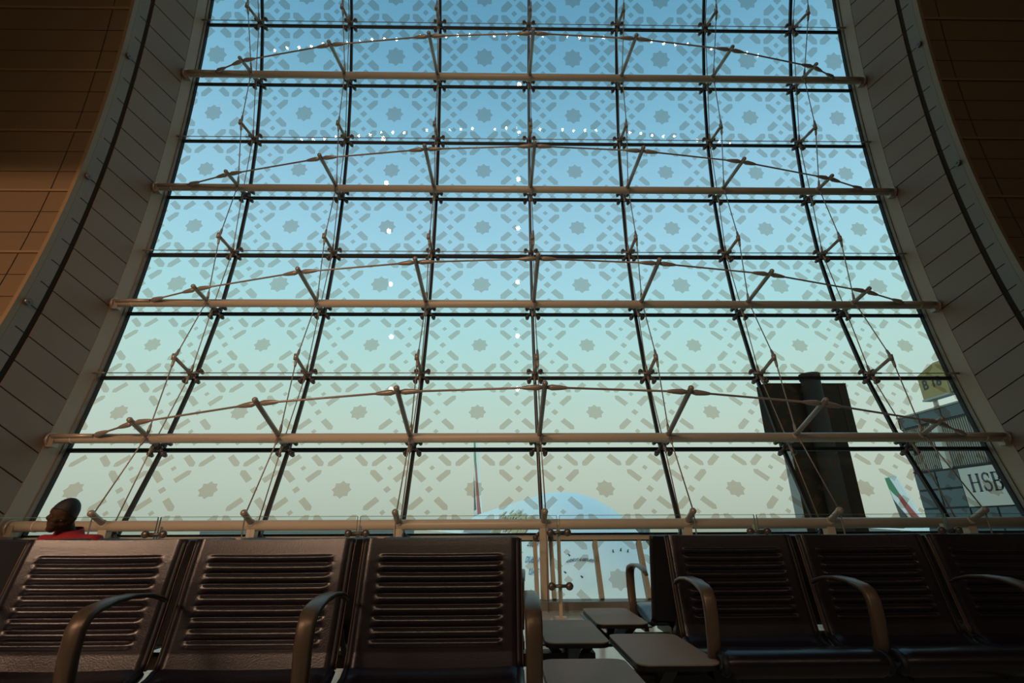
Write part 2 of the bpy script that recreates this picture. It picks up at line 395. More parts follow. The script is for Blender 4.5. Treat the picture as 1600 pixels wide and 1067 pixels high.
# ------------------------------------------------------------------ cable trusses
BOW = {1: .81, 2: 1.27, 3: 1.52, 4: 1.62, 5: 1.52, 6: 1.26, 7: .81}
TOFF = .34
for q, i in enumerate((1, 3, 5, 7, 8)):
    th = TH(i); d = inward(i); off = .25 if i == 8 else TOFF
    base = V(TX, *ROWS[i]) + d * off
    nm = ['topmost', 'second from the top', 'third from the top', 'fourth from the top', 'lowest'][q]
    lab = 'beige steel tube with bowed tie rod across the glass, ' + nm if i != 8 else 'lowest beige steel tube in front of the glass, just above the seat backs'
    root = thing('cable_truss' if i != 8 else 'tube_rail', base, lab, 'truss' if i != 8 else 'rail', 'tubes across the glass wall')
    thn = math.degrees(atan2(base.z - CZ, base.y - CY)); x0, x1 = XL(thn) + .02, XR(thn) - .02
    m = MB(); r = .066 if i != 8 else .064
    m.tube([(x0, base.y, base.z), (x1, base.y, base.z)], r, 18)
    for e in (x0 + .30, x1 - .30):
        m.tube([(e - .012, base.y, base.z), (e + .012, base.y, base.z)], r + .004, 18)
    m.build('tube', M_tube, root)
    for e, s in ((x0, 1), (x1, -1)):
        m = MB(); tt = V(0, -d.z, d.y)
        m.tube([V(e - s * .01, base.y, base.z) - V(0, 0, .02), V(e + s * .03, base.y, base.z) - V(0, 0, .02)], .105, 16)
        m.box(V(e + s * .05, base.y, base.z) - tt * .06 * (1 if tt.z > 0 else -1), (.09, .10, .13))
        m.build('end_bracket', M_strut, root)
    for j in range(1, 8):
        ln = BOW[j] if i != 8 else .56
        m = MB(); rr = .032 if i != 8 else .036
        m.tube([node(i, j, .05), node(i, j, ln - .02), node(i, j, ln)], [rr, rr, rr * .8], 12)
        s = m.build('strut', M_strut, root)
        m = MB(); m.ball(node(i, j, ln + .01), rr * 1.15, 12); m.build('end_cap', M_strut, s)
        m = MB(); p = node(i, j, off); m.tube([p - d * .085, p + d * .085], .045, 12); m.build('collar', M_tube, s)
        if i == 8:
            m = MB(); x = mx(j); p = V(x, base.y, base.z)
            m.hexa([V(x - .05, base.y - .045, 0), V(x + .05, base.y - .045, 0), V(x + .05, base.y + .06, 0), V(x - .05, base.y + .06, 0),
                    V(x - .05, base.y - .045, base.z - .03), V(x + .05, base.y - .045, base.z - .03), V(x + .05, base.y + .06, base.z - .03), V(x - .05, base.y + .06, base.z - .03)])
            m.build('post', M_tube, root)
    if i != 8:
        pts = [V(x0 + .62, base.y, base.z) + d * .075] + [node(i, j, BOW[j] - .07) for j in range(1, 8)] + [V(x1 - .62, base.y, base.z) + d * .075]
        m = MB()
        for a, b in zip(pts[:-1], pts[1:]):
            u = (b - a).normalized(); L = (b - a).length
            m.tube([a + u * .02, a + u * .09, a + u * .20, a + u * .27, a + u * .28, b - u * .28, b - u * .27, b - u * .20, b - u * .09, b - u * .02],
                   [.020, .038, .030, .019, .0135, .0135, .019, .030, .038, .020], 10)
        m.build('tie_rod', M_strut, root)
        for a, e in ((pts[0], x0), (pts[-1], x1)):
            m = MB(); s = 1 if e == x0 else -1
            m.tube([V(e + s * .06, base.y, base.z) + d * .06, V(e + s * .35, base.y, base.z) + d * .072, a], [.035, .03, .028], 10)
            m.build('anchor', M_strut, root)

# struts on the rows between the tubes
for i in (0, 2, 4, 6):
    for j in range(1, 8):
        root = thing('standoff_strut', node(i, j, .05), 'short steel strut from the %s upright seam from the left, %s strut down' % (ORD[j - 1], ORD[(0, 2, 4, 6).index(i)]),
                     'strut', 'short struts holding the cables')
        m = MB(); m.tube([node(i, j, .05), node(i, j, .60)], .026, 10); m.build('shaft', M_strut, root)
        m = MB(); p = node(i, j, .615); m.tube([p - V(0, .0, .045), p + V(0, 0, .045)], .034, 10); m.build('cable_clamp', M_strut, root)

# four-armed spider fittings: one is modelled, the others are copies
def make_spider():
    root = thing('spider_fitting', (0, 0, 0), 'x', 'glazing fitting', 'spider fittings on the glass wall')
    # local frame: x along the wall, y away from the room (outward), z up the glass
    m = MB(); m.tube([(0, -.15, 0), (0, -.05, 0)], .042, 12); m.ball((0, -.10, 0), .055, 12, 0, None, (1, .8, 1)); m.build('hub', M_bolt, root, True)
    for sx in (-1, 1):
        for sz in (-1, 1):
            m = MB(); m.tube([(sx * .02, -.10, sz * .02), (sx * .065, -.105, sz * .06), (sx * .095, -.075, sz * .09)], [.024, .020, .017], 8)
            m.build('arm', M_bolt, root, True)
            m = MB(); c = V(sx * .095, -.05, sz * .09)
            m.tube([c + V(0, -.05, 0), c + V(0, -.035, 0), c + V(0, .0, 0), c + V(0, .045, 0)], [.027, .036, .036, .027], 12)
            m.ball(c + V(0, -.04, 0), .027, 10); m.build('bolt', M_bolt, root, True)
    return root
sp = make_spider(); first = True
for i in range(0, 9):
    for j in range(1, 8):
        if first: o = sp; first = False
        else:
            o = sp.copy(); C.objects.link(o)
            for ch in sp.children:
                c = ch.copy(); C.objects.link(c); c.parent = o
        o.location = node(i, j, 0.0); o.rotation_euler = (radians(TH(i)), 0, 0)
        o['label'] = 'four-armed steel spider fitting, %s seam from the left, %s cross joint from the top' % (ORD[j - 1], ORD[i])

# vertical cables, two per seam, and thin cross cables
def prof(kind, i):
    if kind == 'A': return (.61 if i % 2 == 0 else .42) if i < 8 else .55
    return .12 if i % 2 == 0 else .20
for j in range(1, 8):
    for kind in 'AB':
        p = [node(i, j, prof(kind, i)) + V(.012 if kind == 'A' else -.012, 0, 0) for i in range(-1, 9)]
        m = MB(); m.tube(p, .0085, 6)
        if kind == 'A':
            q = node(8, j, .55) + V(.012, 0, 0); m.tube([q, V(q.x, q.y, .0)], .0085, 6)
        for i in range(0, 8):       # swaged ends
            a = p[i + 1]
            for b in (p[i], p[i + 2] if i + 2 < len(p) else a + V(0, 0, -1)):
                u = (b - a).normalized(); m.tube([a + u * .02, a + u * .06, a + u * .14, a + u * .17], [.012, .022, .018, .009], 8)
        tag(m.build('steel_cable', M_cable), '%s upright steel cable along the %s seam from the left' % ('bowed' if kind == 'A' else 'straight', ORD[j - 1]), 'cable', 'upright cables')
for i in (0, 2, 4, 6):
    m = MB(); d = .16; th = TH(i); a, b = XL(th) + .02, XR(th) - .02; q = node(i, 4, d)
    m.tube([(a, q.y, q.z), (b, q.y, q.z)], .0075, 6)
    for e, s in ((a, 1), (b, -1)): m.tube([(e - s * .01, q.y, q.z), (e + s * .13, q.y, q.z), (e + s * .16, q.y, q.z)], [.018, .016, .008], 8)
    for j in range(1, 8): m.tube([(mx(j) - .14, q.y, q.z), (mx(j) + .14, q.y, q.z)], .013, 6)
    tag(m.build('steel_cable', M_cable), 'thin level steel cable across the glass, %s from the top' % ORD[(0, 2, 4, 6).index(i)], 'cable', 'level cables')

# ------------------------------------------------------------------ glass guard rail in front of the wall
GY = 5.9; GXs = [-5.75, -3.79, -1.60, .61, 2.83, 4.98, 6.8]
for k, (a, b) in enumerate(zip(GXs[:-1], GXs[1:])):
    m = MB(); m.box(((a + b) / 2, GY, .59), (b - a - .03, .016, .86), 0)
    m.box(((a + b) / 2, GY, 1.0215), (b - a - .03, .018, .005), 1); m.box(((a + b) / 2, GY, .158), (b - a - .03, .018, .005), 1)
    for e in (a + .015, b - .015): m.box((e, GY, .59), (.004, .018, .86), 1)
    tag(m.build('glass_balustrade', [M_guard, M_gedge]), 'clear glass guard panel in front of the window, %s from the left' % ORD[k], 'balustrade', 'glass guard panels')
for k, x in enumerate(GXs[1:-1]):
    root = thing('guard_post', (x, GY + .05, 0), 'slim beige guard post with ball clamps, %s from the left' % ORD[k], 'post', 'guard posts')
    m = MB(); m.box((x, GY + .05, .46), (.032, .05, .92)); m.build('post', M_tube, root)
    m = MB(); m.box((x, GY + .05, .006), (.12, .12, .012)); m.build('base_plate', M_tube, root)
    for z in (.845, .31):
        m = MB(); m.tube([(x - .085, GY - .015, z), (x + .085, GY - .015, z)], .018, 10)
        for s in (-1, 1): m.ball((x + s * .095, GY - .03, z), .042, 12, 0, None, (1, .8, 1))
        m.build('clamp', M_bolt, root)

# ------------------------------------------------------------------ airport benches
# local frame of a bench: x along the beam, -y is the way the sitter faces, y = 0 at the arm fronts
SEAT_P = [(-.035, .405), (-.062, .425), (-.070, .450), (-.058, .476), (-.020, .489), (.06, .482), (.16, .462), (.25, .445), (.31, .447), (.348, .468)]
BACK_P = [(.352, .462), (.366, .505), (.382, .57), (.398, .64), (.412, .71), (.428, .78), (.441, .83), (.447, .852)]
def samp(P, t):
    L = [0]
    for a, b in zip(P[:-1], P[1:]): L.append(L[-1] + math.dist(a, b))
    s = t * L[-1]
    for k in range(len(P) - 1):
        if s <= L[k + 1] or k == len(P) - 2:
            u = (s - L[k]) / (L[k + 1] - L[k]); a, b = P[k], P[k + 1]
            n = (-(b[1] - a[1]) / math.dist(a, b), (b[0] - a[0]) / math.dist(a, b))
            return a[0] + u * (b[0] - a[0]), a[1] + u * (b[1] - a[1]), n
SW = .555
def smooth01(x): x = max(0, min(1, x)); return x * x * (3 - 2 * x)
def shell(P, cx, ribs, front):
    def fn(u, v):
        x = (u - .5) * SW
        y, z, n = samp(P, v)
        # blend neighbouring normals so that the profile reads as one curve
        y2, z2, n2 = samp(P, min(1, v + .06)); y1, z1, n1 = samp(P, max(0, v - .06))
        n = V(0, n1[0] + n2[0] + n[0], n1[1] + n2[1] + n[1]).normalized()
        d = 0
        e = abs(u - .5) * 2
        if ribs and front:
            k = smooth01((.80 - e) / .07) * smooth01((v - .14) / .04) * smooth01((.87 - v) / .02)
            ph = (v - .12) / .085
            d += k * (.0125 * abs(sin(pi * ph)) ** .7 - .008)
        d += -.016 * (1 - e * e) if ribs else -.008 * (1 - e * e) * smooth01((v - .3) / .3)       # hollow across
        roll = smooth01((e - .94) / .06)
        d -= .010 * roll
        if not front: d = -.028 - .016 * (1 - e * e) * (1 if ribs else 0)
        p = V(cx + x, y, z) + n * d
        return p
    return fn
def arm_mesh(x):
    m = MB(); path = [(.035, .425), (.012, .50), (.002, .58), (.004, .635), (.018, .662), (.045, .676), (.11, .690), (.19, .694), (.27, .688), (.335, .674), (.375, .658)]
    wd = [.040, .044, .046, .048, .048, .048, .046, .042, .036, .028, .016]; tk = [.034, .034, .032, .028, .026, .022, .018, .015, .013, .011, .009]
    rings = []
    for k, (y, z) in enumerate(path):
        a = path[max(k - 1, 0)]; b = path[min(k + 1, len(path) - 1)]; t = V(0, b[0] - a[0], b[1] - a[1]).normalized(); n = V(0, -t.z, t.y)
        w, h = wd[k] / 2, tk[k] / 2; ring = []
        for q in range(12):
            c, s = cos(2 * pi * q / 12), sin(2 * pi * q / 12)
            ring.append(V(x, y, z) + V(1, 0, 0) * w * math.copysign(abs(c) ** .5, c) + n * h * math.copysign(abs(s) ** .5, s))
        rings.append(ring)
    m.loft(rings, 0, True); return m
def table_mesh(x, y, z, w, d, t, r=.045):
    m = MB(); pts = []
    for cx, cy, a0 in ((w / 2 - r, d / 2 - r, 0), (-w / 2 + r, d / 2 - r, 90), (-w / 2 + r, -d / 2 + r, 180), (w / 2 - r, -d / 2 + r, 270)):
        for k in range(7): a = radians(a0 + 15 * k); pts.append((x + cx + r * cos(a), y + cy + r * sin(a)))
    m.prism([V(px, py, z - .004) for px, py in pts], (0, 0, .004), 0)
    m.prism([V(px + (x - px) * .004, py + (y - py) * .004, z - t) for px, py in pts], (0, 0, t - .004), 1)
    return m
def bench(loc, rz, label, seats, arms, table, legs):
    root = thing('airport_bench', loc, label, 'bench', 'airport benches', rz)
    for cx in seats:
        m = MB(); m.grid(shell(SEAT_P, cx, False, True), 24, 26); m.grid(shell(SEAT_P, cx, False, False), 24, 26)
        s = m.build('seat', M_leather, root, True, False)
        m = MB(); m.grid(shell(BACK_P, cx, True, True), 64, 150); b = m.build('backrest', M_leather, root, True, False)
        m = MB(); m.grid(shell(BACK_P, cx, True, False), 12, 20)
        f, g = shell(BACK_P, cx, True, True), shell(BACK_P, cx, True, False)
        m.grid(lambda u, v: f(u, 1) * (1 - v) + g(u, 1) * v, 24, 1)
        m.build('back_shell', M_leatherback, b, True, False)
        for e in (0, 1):
            P = [shell(SEAT_P, cx, False, True)(e, k / 16) * .5 + shell(SEAT_P, cx, False, False)(e, k / 16) * .5 for k in range(17)]
            m = MB(); rings = []
            for p in P: rings.append(p)
            m.tube(rings, .016, 8); m.build('seat_edge', M_leatherback, s, True)
            P = [f(e, k / 20) * .6 + g(e, k / 20) * .4 for k in range(21)]
            m = MB(); m.tube(P, .0125, 8); m.build('side_rail', M_leatherback, b, True)
            P = [p + V((.012 if e else -.012), -.004, .0) for p in P]
            m = MB(); m.tube(P, .0032, 6); m.build('piping', M_piping, b, True)
    for x in arms:
        a = arm_mesh(x).build('armrest', M_arm, root, True)
        m = MB(); m.box((x, .15, .405), (.022, .27, .03)); m.box((x, .05, .412), (.022, .05, .04)); m.build('arm_bracket', M_steel, a, True)
    xs = list(seats) + list(arms) + ([table[0] - table[2] / 2 + .05, table[0] + table[2] / 2 - .05] if table else [])
    m = MB(); m.box(((min(xs) + max(xs)) / 2, .215, .345), (max(xs) - min(xs) + .05, .085, .05)); m.build('beam', M_steel, root, True)
    for cx in seats:
        for s in (-1, 1):
            m = MB(); x = cx + s * .17
            m.box((x, .19, .392), (.03, .26, .045))
            m.hexa([V(x - .012, .30, .37), V(x + .012, .30, .37), V(x + .012, .35, .37), V(x - .012, .35, .37),
                    V(x - .012, .43, .50), V(x + .012, .43, .50), V(x + .012, .45, .50), V(x - .012, .45, .50)])
            m.build('seat_bracket', M_steel, root, True)
    for x in legs:
        m = MB()
        m.tube([(x, .215, .33), (x, .02, .05), (x, -.06, .018)], [.030, .026, .022], 10); m.tube([(x, .215, .33), (x, .41, .05), (x, .49, .018)], [.030, .026, .022], 10)
        m.box((x, -.06, .010), (.07, .09, .02)); m.box((x, .49, .010), (.07, .09, .02))
        m.build('leg', M_steel, root, True)
    if table:
        x, y, w, d = table
        tp = table_mesh(x, y, .455, w, d, .020).build('tabletop', [M_table, M_edge], root, True)
        m = MB()
        for s in (-1, 1):
            m.hexa([V(x + s * .02 - .022, .19, .33), V(x + s * .02 + .022, .19, .33), V(x + s * .02 + .022, .24, .33), V(x + s * .02 - .022, .24, .33),
                    V(x + s * .13 - .02, .19, .435), V(x + s * .13 + .02, .19, .435), V(x + s * .13 + .02, .24, .435), V(x + s * .13 - .02, .24, .435)])
            m.hexa([V(x - .024, .215 + s * .02 - .02, .33), V(x + .024, .215 + s * .02 - .02, .33), V(x + .024, .215 + s * .02 + .02, .33), V(x - .024, .215 + s * .02 + .02, .33),
                    V(x - .022, .22 + s * .19 - .02, .435), V(x + .022, .22 + s * .19 - .02, .435), V(x + .022, .22 + s * .19 + .02, .435), V(x - .022, .22 + s * .19 + .02, .435)])
        m.box((x, .22, .434), (.29, .42, .006))
        m.build('table_bracket', M_steel, tp, True)
    return root
PIT = .608
bench((-.225, 1.53, 0), 0, 'closest dark ribbed leather bench, glossy backs, side table at its right end',
      [-2 * PIT, -PIT, 0], [-2 * PIT - .305, -PIT - .305, -.305, .308], (.50, .225, .29, .53), [-1.5 * PIT, .28])
bench((1.03, 1.99, 0), 0, 'nearly black leather bench on the right facing us, side table at its left end',
      [0, PIT, 2 * PIT], [-.290, .305, PIT + .305, 2 * PIT + .305], (-.4375, .20, .285, .53), [-.25, 1.5 * PIT])
bench((-.225, 2.785, 0), pi, 'dark bench facing the window behind the closest row, seen between its backs',
      [0, PIT, 2 * PIT, 3 * PIT], [-.308, .305, PIT + .305, 2 * PIT + .305], (-.525, .235, .26, .54), [-.28, 1.5 * PIT])
bench((1.03, 3.16, 0), pi, 'dark bench facing the window behind the right row, bare back at its left end',
      [0, -PIT, -2 * PIT, -3 * PIT], [.30, -.305, -PIT - .305, -2 * PIT - .305], (.455, .21, .25, .52), [.25, -1.5 * PIT])

# ------------------------------------------------------------------ the seated person by the glass
px, pyy = -3.19, 4.0
ottoman = thing('padded_bench', (px, pyy + .12, 0), 'low dark padded bench under the person in red', 'bench')
m = MB(); m.box((px, pyy + .12, .335), (1.1, .46, .09)); m.build('cushion', M_leather, ottoman)
for sx in (-.48, .48):
    m = MB(); m.box((px + sx, pyy + .12, .145), (.05, .40, .29)); m.build('leg', M_steel, ottoman)
man = thing('person', (px, pyy, 0), 'person in a red polo shirt sitting by the glass, head tilted and looking down', 'person')
HC = V(px - .012, pyy - .10, 1.0)                                   # head centre
HM = Matrix.Rotation(radians(28), 3, 'Y') @ Matrix.Rotation(radians(24), 3, 'Z') @ Matrix.Rotation(radians(20), 3, 'X')   # roll, turn, nod
m = MB()
def hp(x, y, z): return HC + HM @ V(x, y, z)
m.ball(HC, .1, 24, 0, HM, (.76, .94, 1.06))                        # skull
m.ball(hp(0, -.022, -.045), .1, 20, 0, HM, (.60, .70, .76))         # jaw
m.ball(hp(0, -.070, -.098), .028, 12, 0, HM, (1.1, .8, .7))         # chin
m.loft([[hp(sx * w, y, z) for sx, w in ((-1, w0), (-.4, w0), (.4, w0), (1, w0))] for y, z, w0 in ((-.090, .022, .008), (-.104, -.004, .011), (-.118, -.028, .016), (-.098, -.040, .016))], 0, True, True)
for s in (-1, 1):
    m.ball(hp(s * .078, .005, -.012), .028, 10, 0, HM, (.35, .7, 1.15))   # ear
    m.ball(hp(s * .033, -.082, .026), .022, 10, 0, HM, (1.2, .5, .4))     # brow
    m.ball(hp(s * .044, -.068, -.022), .026, 10, 0, HM, (1, .7, .8))      # cheek
m.ball(hp(0, -.090, -.066), .02, 10, 0, HM, (1.3, .5, .35)); m.ball(hp(0, -.088, -.078), .018, 10, 0, HM, (1.2, .5, .4))   # lips
NB = V(px - .01, pyy - .01, .83)
m.tube([HC + HM @ V(0, .03, -.05), (HC + HM @ V(0, .03, -.05) + NB) / 2, NB, NB - V(0, -.02, .1)], [.060, .056, .060, .08], 16)
def ring(c, rx, ry, n=20): return [V(c[0] + rx * cos(2 * pi * k / n), c[1] + ry * sin(2 * pi * k / n), c[2]) for k in range(n)]
torso = [((px, pyy + .10, .425), .155, .12), ((px, pyy + .10, .50), .165, .12), ((px, pyy + .07, .60), .165, .115), ((px, pyy + .04, .70), .18, .115), ((px, pyy + .02, .78), .185, .10), ((px, pyy + .01, .825), .16, .085), ((px, pyy, .855), .085, .065)]
m.loft([ring(*t) for t in torso], 0, True)
HANDS = []
for s in (-1, 1):
    sh = V(px + s * .170, pyy + .01, .795); el = V(px + s * .255, pyy - .06, .56); wr = V(px + s * .10, pyy - .24, .535)
    m.tube([sh - V(s * .06, 0, 0), sh, (sh + el) / 2, el, (el + wr) / 2, wr], [.055, .062, .050, .043, .040, .028], 14)
    pm = wr + V(-s * .045, -.045, -.012)
    m.ball(pm, .05, 14, 0, Matrix.Rotation(s * radians(40), 3, 'Z'), (.85, 1.0, .42))
    dirv = V(-s * .55, -.80, -.12).normalized(); sd = V(dirv.y, -dirv.x, 0).normalized()
    for q, ln in enumerate((.066, .076, .071, .056)):
        b = pm + dirv * .03 + sd * (.030 - .020 * q) * 1
        m.tube([b, b + dirv * ln * .5 + V(0, 0, .004), b + dirv * ln * .85 - V(0, 0, .014), b + dirv * ln - V(0, 0, .03)], [.0105, .010, .009, .0075], 8)
    b = pm + sd * .03 * s - dirv * .02
    m.tube([b, b + sd * .03 * s + dirv * .02, b + sd * .034 * s + dirv * .05], [.013, .011, .009], 8)
    hip = V(px + s * .085, pyy + .08, .475); kn = V(px + s * .13, pyy - .36, .475); an = V(px + s * .13, pyy - .34, .09)
    m.tube([hip, (hip + kn) / 2, kn, kn - V(0, .0, .06), (kn + an) / 2, an], [.085, .075, .058, .056, .052, .038], 14)
    m.loft([[V(an.x + w * cos(2 * pi * k / 12), y + .0, .035 + h * sin(2 * pi * k / 12)) for k in range(12)] for y, w, h in ((an.y + .06, .03, .030), (an.y, .04, .034), (an.y - .10, .045, .030), (an.y - .18, .03, .022))], 0, True)
body = m.build('body', M_skin, man)
for s in (-1, 1):
    m = MB(); m.ball(hp(s * .032, -.0795, .008), .0105, 10, 0); m.ball(hp(s * .032, -.0885, .007), .004, 8, 1); m.build('eye', [M_eye, M_black], man)
rm = body.modifiers.new('Remesh', 'REMESH'); rm.mode = 'VOXEL'; rm.voxel_size = .0085; rm.use_smooth_shade = True
sm = body.modifiers.new('Smooth', 'SMOOTH'); sm.factor = .5; sm.iterations = 3
m = MB()                                                            # polo shirt: body, sleeves, collar
m.loft([ring(c, a + .014, b + .014) for c, a, b in torso[:-1]] + [ring((px, pyy, .862), .092, .075)], 0, True)
for s in (-1, 1):
    sh = V(px + s * .170, pyy + .01, .795); el = V(px + s * .255, pyy - .06, .56)
    m.tube([sh - V(s * .07, 0, 0), sh - V(s * .01, 0, -.004), sh + (el - sh) * .35, sh + (el - sh) * .62], [.066, .078, .072, .072], 16)
shirt = m.build('polo_shirt', M_redshirt, man)
rm = shirt.modifiers.new('Remesh', 'REMESH'); rm.mode = 'VOXEL'; rm.voxel_size = .010; rm.use_smooth_shade = True
sm = shirt.modifiers.new('Smooth', 'SMOOTH'); sm.factor = .5; sm.iterations = 4
m = MB()
cr = [[NB + V(r * cos(a), r * .85 * sin(a) + o, z + .018 * sin(a)) for a in [2 * pi * k / 24 for k in range(24)]] for r, z, o in ((.088, .018, 0), (.078, .062, .0), (.084, .066, 0), (.104, .014, 0))]
m.loft(cr, 0, True, True, False); m.build('collar', M_redshirt, shirt)
m = MB()
m.box(NB + V(.0, -.088, -.03), (.028, .010, .06), 0, Matrix.Rotation(radians(-14), 3, 'X')); m.build('placket', M_redshirt, shirt)
m = MB()
for s in (-1, 1):
    hip = V(px + s * .085, pyy + .08, .478); kn = V(px + s * .13, pyy - .36, .478); an = V(px + s * .13, pyy - .34, .09)
    m.tube([hip + V(0, .05, 0), hip, (hip + kn) / 2, kn, kn - V(0, .0, .07), (kn + an) / 2, an], [.09, .098, .088, .072, .068, .062, .055], 14)
tr = m.build('trousers', M_trouser, man)
m = MB()                                                            # short hair cap
def hair(u, v):
    a = u * 2 * pi; e = pi / 2 - v * (1.52 + .50 * max(0, sin(a)) - .62 * max(0, -sin(a)) ** 1.5)
    r = .1 * (1.0 + .012 * sin(a * 9 + v * 40))
    return HC + HM @ V(.80 * r * cos(e) * cos(a), .99 * r * cos(e) * sin(a) + .004, 1.15 * r * sin(e) + .004)
m.grid(hair, 40, 18); h = m.build('hair', M_hair, man)
so = h.modifiers.new('Solid', 'SOLIDIFY'); so.thickness = .008; so.offset = -1

# ------------------------------------------------------------------ outside
GZ = -7.6
m = MB(); m.box((40, 260, GZ - .1), (900, 500, .2)); structure(m.build('ground', M_apron), 'concrete airport apron', 'ground')

def text_polys(txt, size, bold=0.0, shear=0.0):
    cu = bpy.data.curves.new('t', 'FONT'); cu.body = txt; cu.size = size; cu.offset = bold; cu.shear = shear; cu.resolution_u = 3
    ob = bpy.data.objects.new('t', cu); C.objects.link(ob)
    dg = bpy.context.evaluated_depsgraph_get(); dg.update(); me = bpy.data.meshes.new_from_object(ob.evaluated_get(dg))
    vs = [tuple(v.co) for v in me.vertices]; fs = [tuple(p.vertices) for p in me.polygons]
    bpy.data.objects.remove(ob); bpy.data.curves.remove(cu); bpy.data.meshes.remove(me)
    return vs, fs

# airliners: nose tip N, direction towards the tail
HW, HH, NL, LEN = 3.57, 4.2, 11.0, 70.0
class Plane:
    def __init__(s, tip, az, zc, sweep):
        s.a = V(sin(radians(az)), cos(radians(az)), 0); s.b = V(cos(radians(az)), -sin(radians(az)), 0); s.N = V(*tip, 0); s.zc = zc
    def rad(s, q):
        if q < NL: k = (1 - (1 - q / NL) ** 2.25) ** .56
        elif q < 48: k = 1
        else: k = max(.06, 1 - ((q - 48) / 22) ** 1.5)
        return k
    def cz(s, q):
        if q < NL: return s.zc - 1.1 * (1 - q / NL) ** 1.5
        return s.zc + (1.9 * ((q - 48) / 22) ** 1.5 if q > 48 else 0)
    def pt(s, q, phi, lift=0):     # phi 0 = top, + towards side b
        k = s.rad(q); w, h = HW * k + lift, HH * k + lift
        return s.N + s.a * q + s.b * (w * sin(phi)) + V(0, 0, s.cz(q) + h * cos(phi))
def plane(name, P, label, nlet):
    root = thing(name, (P.N.x + P.a.x * 30, P.N.y + P.a.y * 30, GZ), label, 'aircraft')
    qs = [.02, .12, .3, .6, 1, 1.6, 2.4, 3.4, 4.6, 6, 7.5, 9, 11] + list(range(14, 50, 3)) + [50, 53, 56, 59, 62, 65, 68, 70]
    m = MB(); m.loft([[P.pt(q, 2 * pi * k / 48) for k in range(48)] for q in qs], 0, True); fus = m.build('fuselage', M_white, root)
    if nlet:
        for q, ph in ((1.91, -.107), (1.95, .05), (1.94, .182), (2.82, -.75), (2.54, -.967), (1.83, -.845)):
            m = MB(); p = P.pt(q, ph); n = (P.pt(q, ph, .1) - p).normalized(); m.tube([p - n * .02, p + n * .06, p + n * .08 - P.a * .06], [.03, .02, .012], 8); m.build('probe', M_dark, fus)
        m = MB()
        for k in range(40):
            q = 12 + k * .8
            for ph in (-1.05, -1.62):
                m.grid(lambda u, v: P.pt(q + u * .28, ph - .04 + v * .09, .02), 1, 1)
        m.build('cabin_windows', M_dark, fus)
    # fin: aerofoil section, tall and swept back
    base, tip = P.zc + HH - .5, P.zc + HH + 13.2
    def chord(t): return (53.5 + 10.0 * t, 67.5 + 4.2 * t)        # leading, trailing station at height t
    def fp(s, t, side):            # s 0 = trailing edge, 1 = leading edge
        l, r = chord(t); q = r + (l - r) * s; th = .14 * (1 - .55 * t) * (4 * s * (1 - s)) ** .6 * (1.25 - .5 * (1 - s))
        return P.N + P.a * q + P.b * (side * th) + V(0, 0, base + (tip - base) * t)
    m = MB(); n = 14
    m.loft([[fp(k / n, t, 1) for k in range(n + 1)] + [fp(k / n, t, -1) for k in range(n - 1, 0, -1)] for t in [q / 10 for q in range(11)]], 0, True)
    fin = m.build('tail_fin', M_white, root)
    def band(nm, mt, lo, hi, t0, t1):  # painted band between two curves s = lo(t), hi(t)
        for side in (-1, 1):
            m = MB()
            m.grid(lambda u, v: (lambda t: fp(lo(t) + (hi(t) - lo(t)) * u, t, side) + P.b * side * .03)(t0 + (t1 - t0) * v), 8, 24)
            m.build(nm, mt, fin)
    band('fin_green_band', M_green, lambda t: .03 + .32 * max(0, (.76 - t) / .22) ** 1.2, lambda t: .40 + .42 * (1 - t), .54, .985)
    band('fin_red_band', M_red, lambda t: .34 + .26 * (.60 - t) / .60, lambda t: .585 + .36 * (.60 - t) / .60, .0, .60)
    band('fin_black_band', M_black, lambda t: .03, lambda t: .04 + .40 * (.52 - t) / .42, .10, .52)
    for s in (-1, 1):
        m = MB(); r0 = P.N + P.a * 60 + V(0, 0, P.zc + 1.6); t0 = P.N + P.a * 67 + P.b * s * 14 + V(0, 0, P.zc + 2.8)
        m.hexa([r0 + P.b * s * 1 - P.a * 3, r0 + P.b * s * 1 + P.a * 4, t0 + P.a * 2, t0 - P.a * 1, r0 + P.b * s + P.a * -3 + V(0, 0, .5), r0 + P.b * s + P.a * 4 + V(0, 0, .4), t0 + P.a * 2 + V(0, 0, .15), t0 - P.a * 1 + V(0, 0, .2)])
        m.build('tailplane', M_white, root)
        m = MB(); r0 = P.N + P.a * 30 + V(0, 0, P.zc - 2.2); t0 = P.N + P.a * 46 + P.b * s * 36 + V(0, 0, P.zc + .6)
        m.hexa([r0 + P.b * s * 2.8 - P.a * 8, r0 + P.b * s * 2.8 + P.a * 9, t0 + P.a * 3, t0 - P.a * 1, r0 + P.b * s * 2.8 - P.a * 8 + V(0, 0, 1.6), r0 + P.b * s * 2.8 + P.a * 9 + V(0, 0, .8), t0 + P.a * 3 + V(0, 0, .2), t0 - P.a * 1 + V(0, 0, .35)])
        w = m.build('wing', M_white, root)
        for d, fwd in ((11, 3.0), (20, 8)):
            m = MB(); c = P.N + P.a * (30 + fwd) + P.b * s * d + V(0, 0, P.zc - 2.6)
            prof = [(-4.2, 1.25), (-3.9, 1.55), (-2.5, 1.7), (0, 1.6), (1.6, 1.1), (2.4, .6)]
            m.loft([[c + P.a * (q - 4) + P.b * r * cos(2 * pi * k / 20) + V(0, 0, r * sin(2 * pi * k / 20)) for k in range(20)] for q, r in prof], 0, True)
            m.build('engine', M_white, w)
        m = MB(); c = P.N + P.a * 34 + P.b * s * 4.5
        m.tube([c + V(0, 0, P.zc - 3.4), c + V(0, 0, GZ + 1.3)], .25, 10)
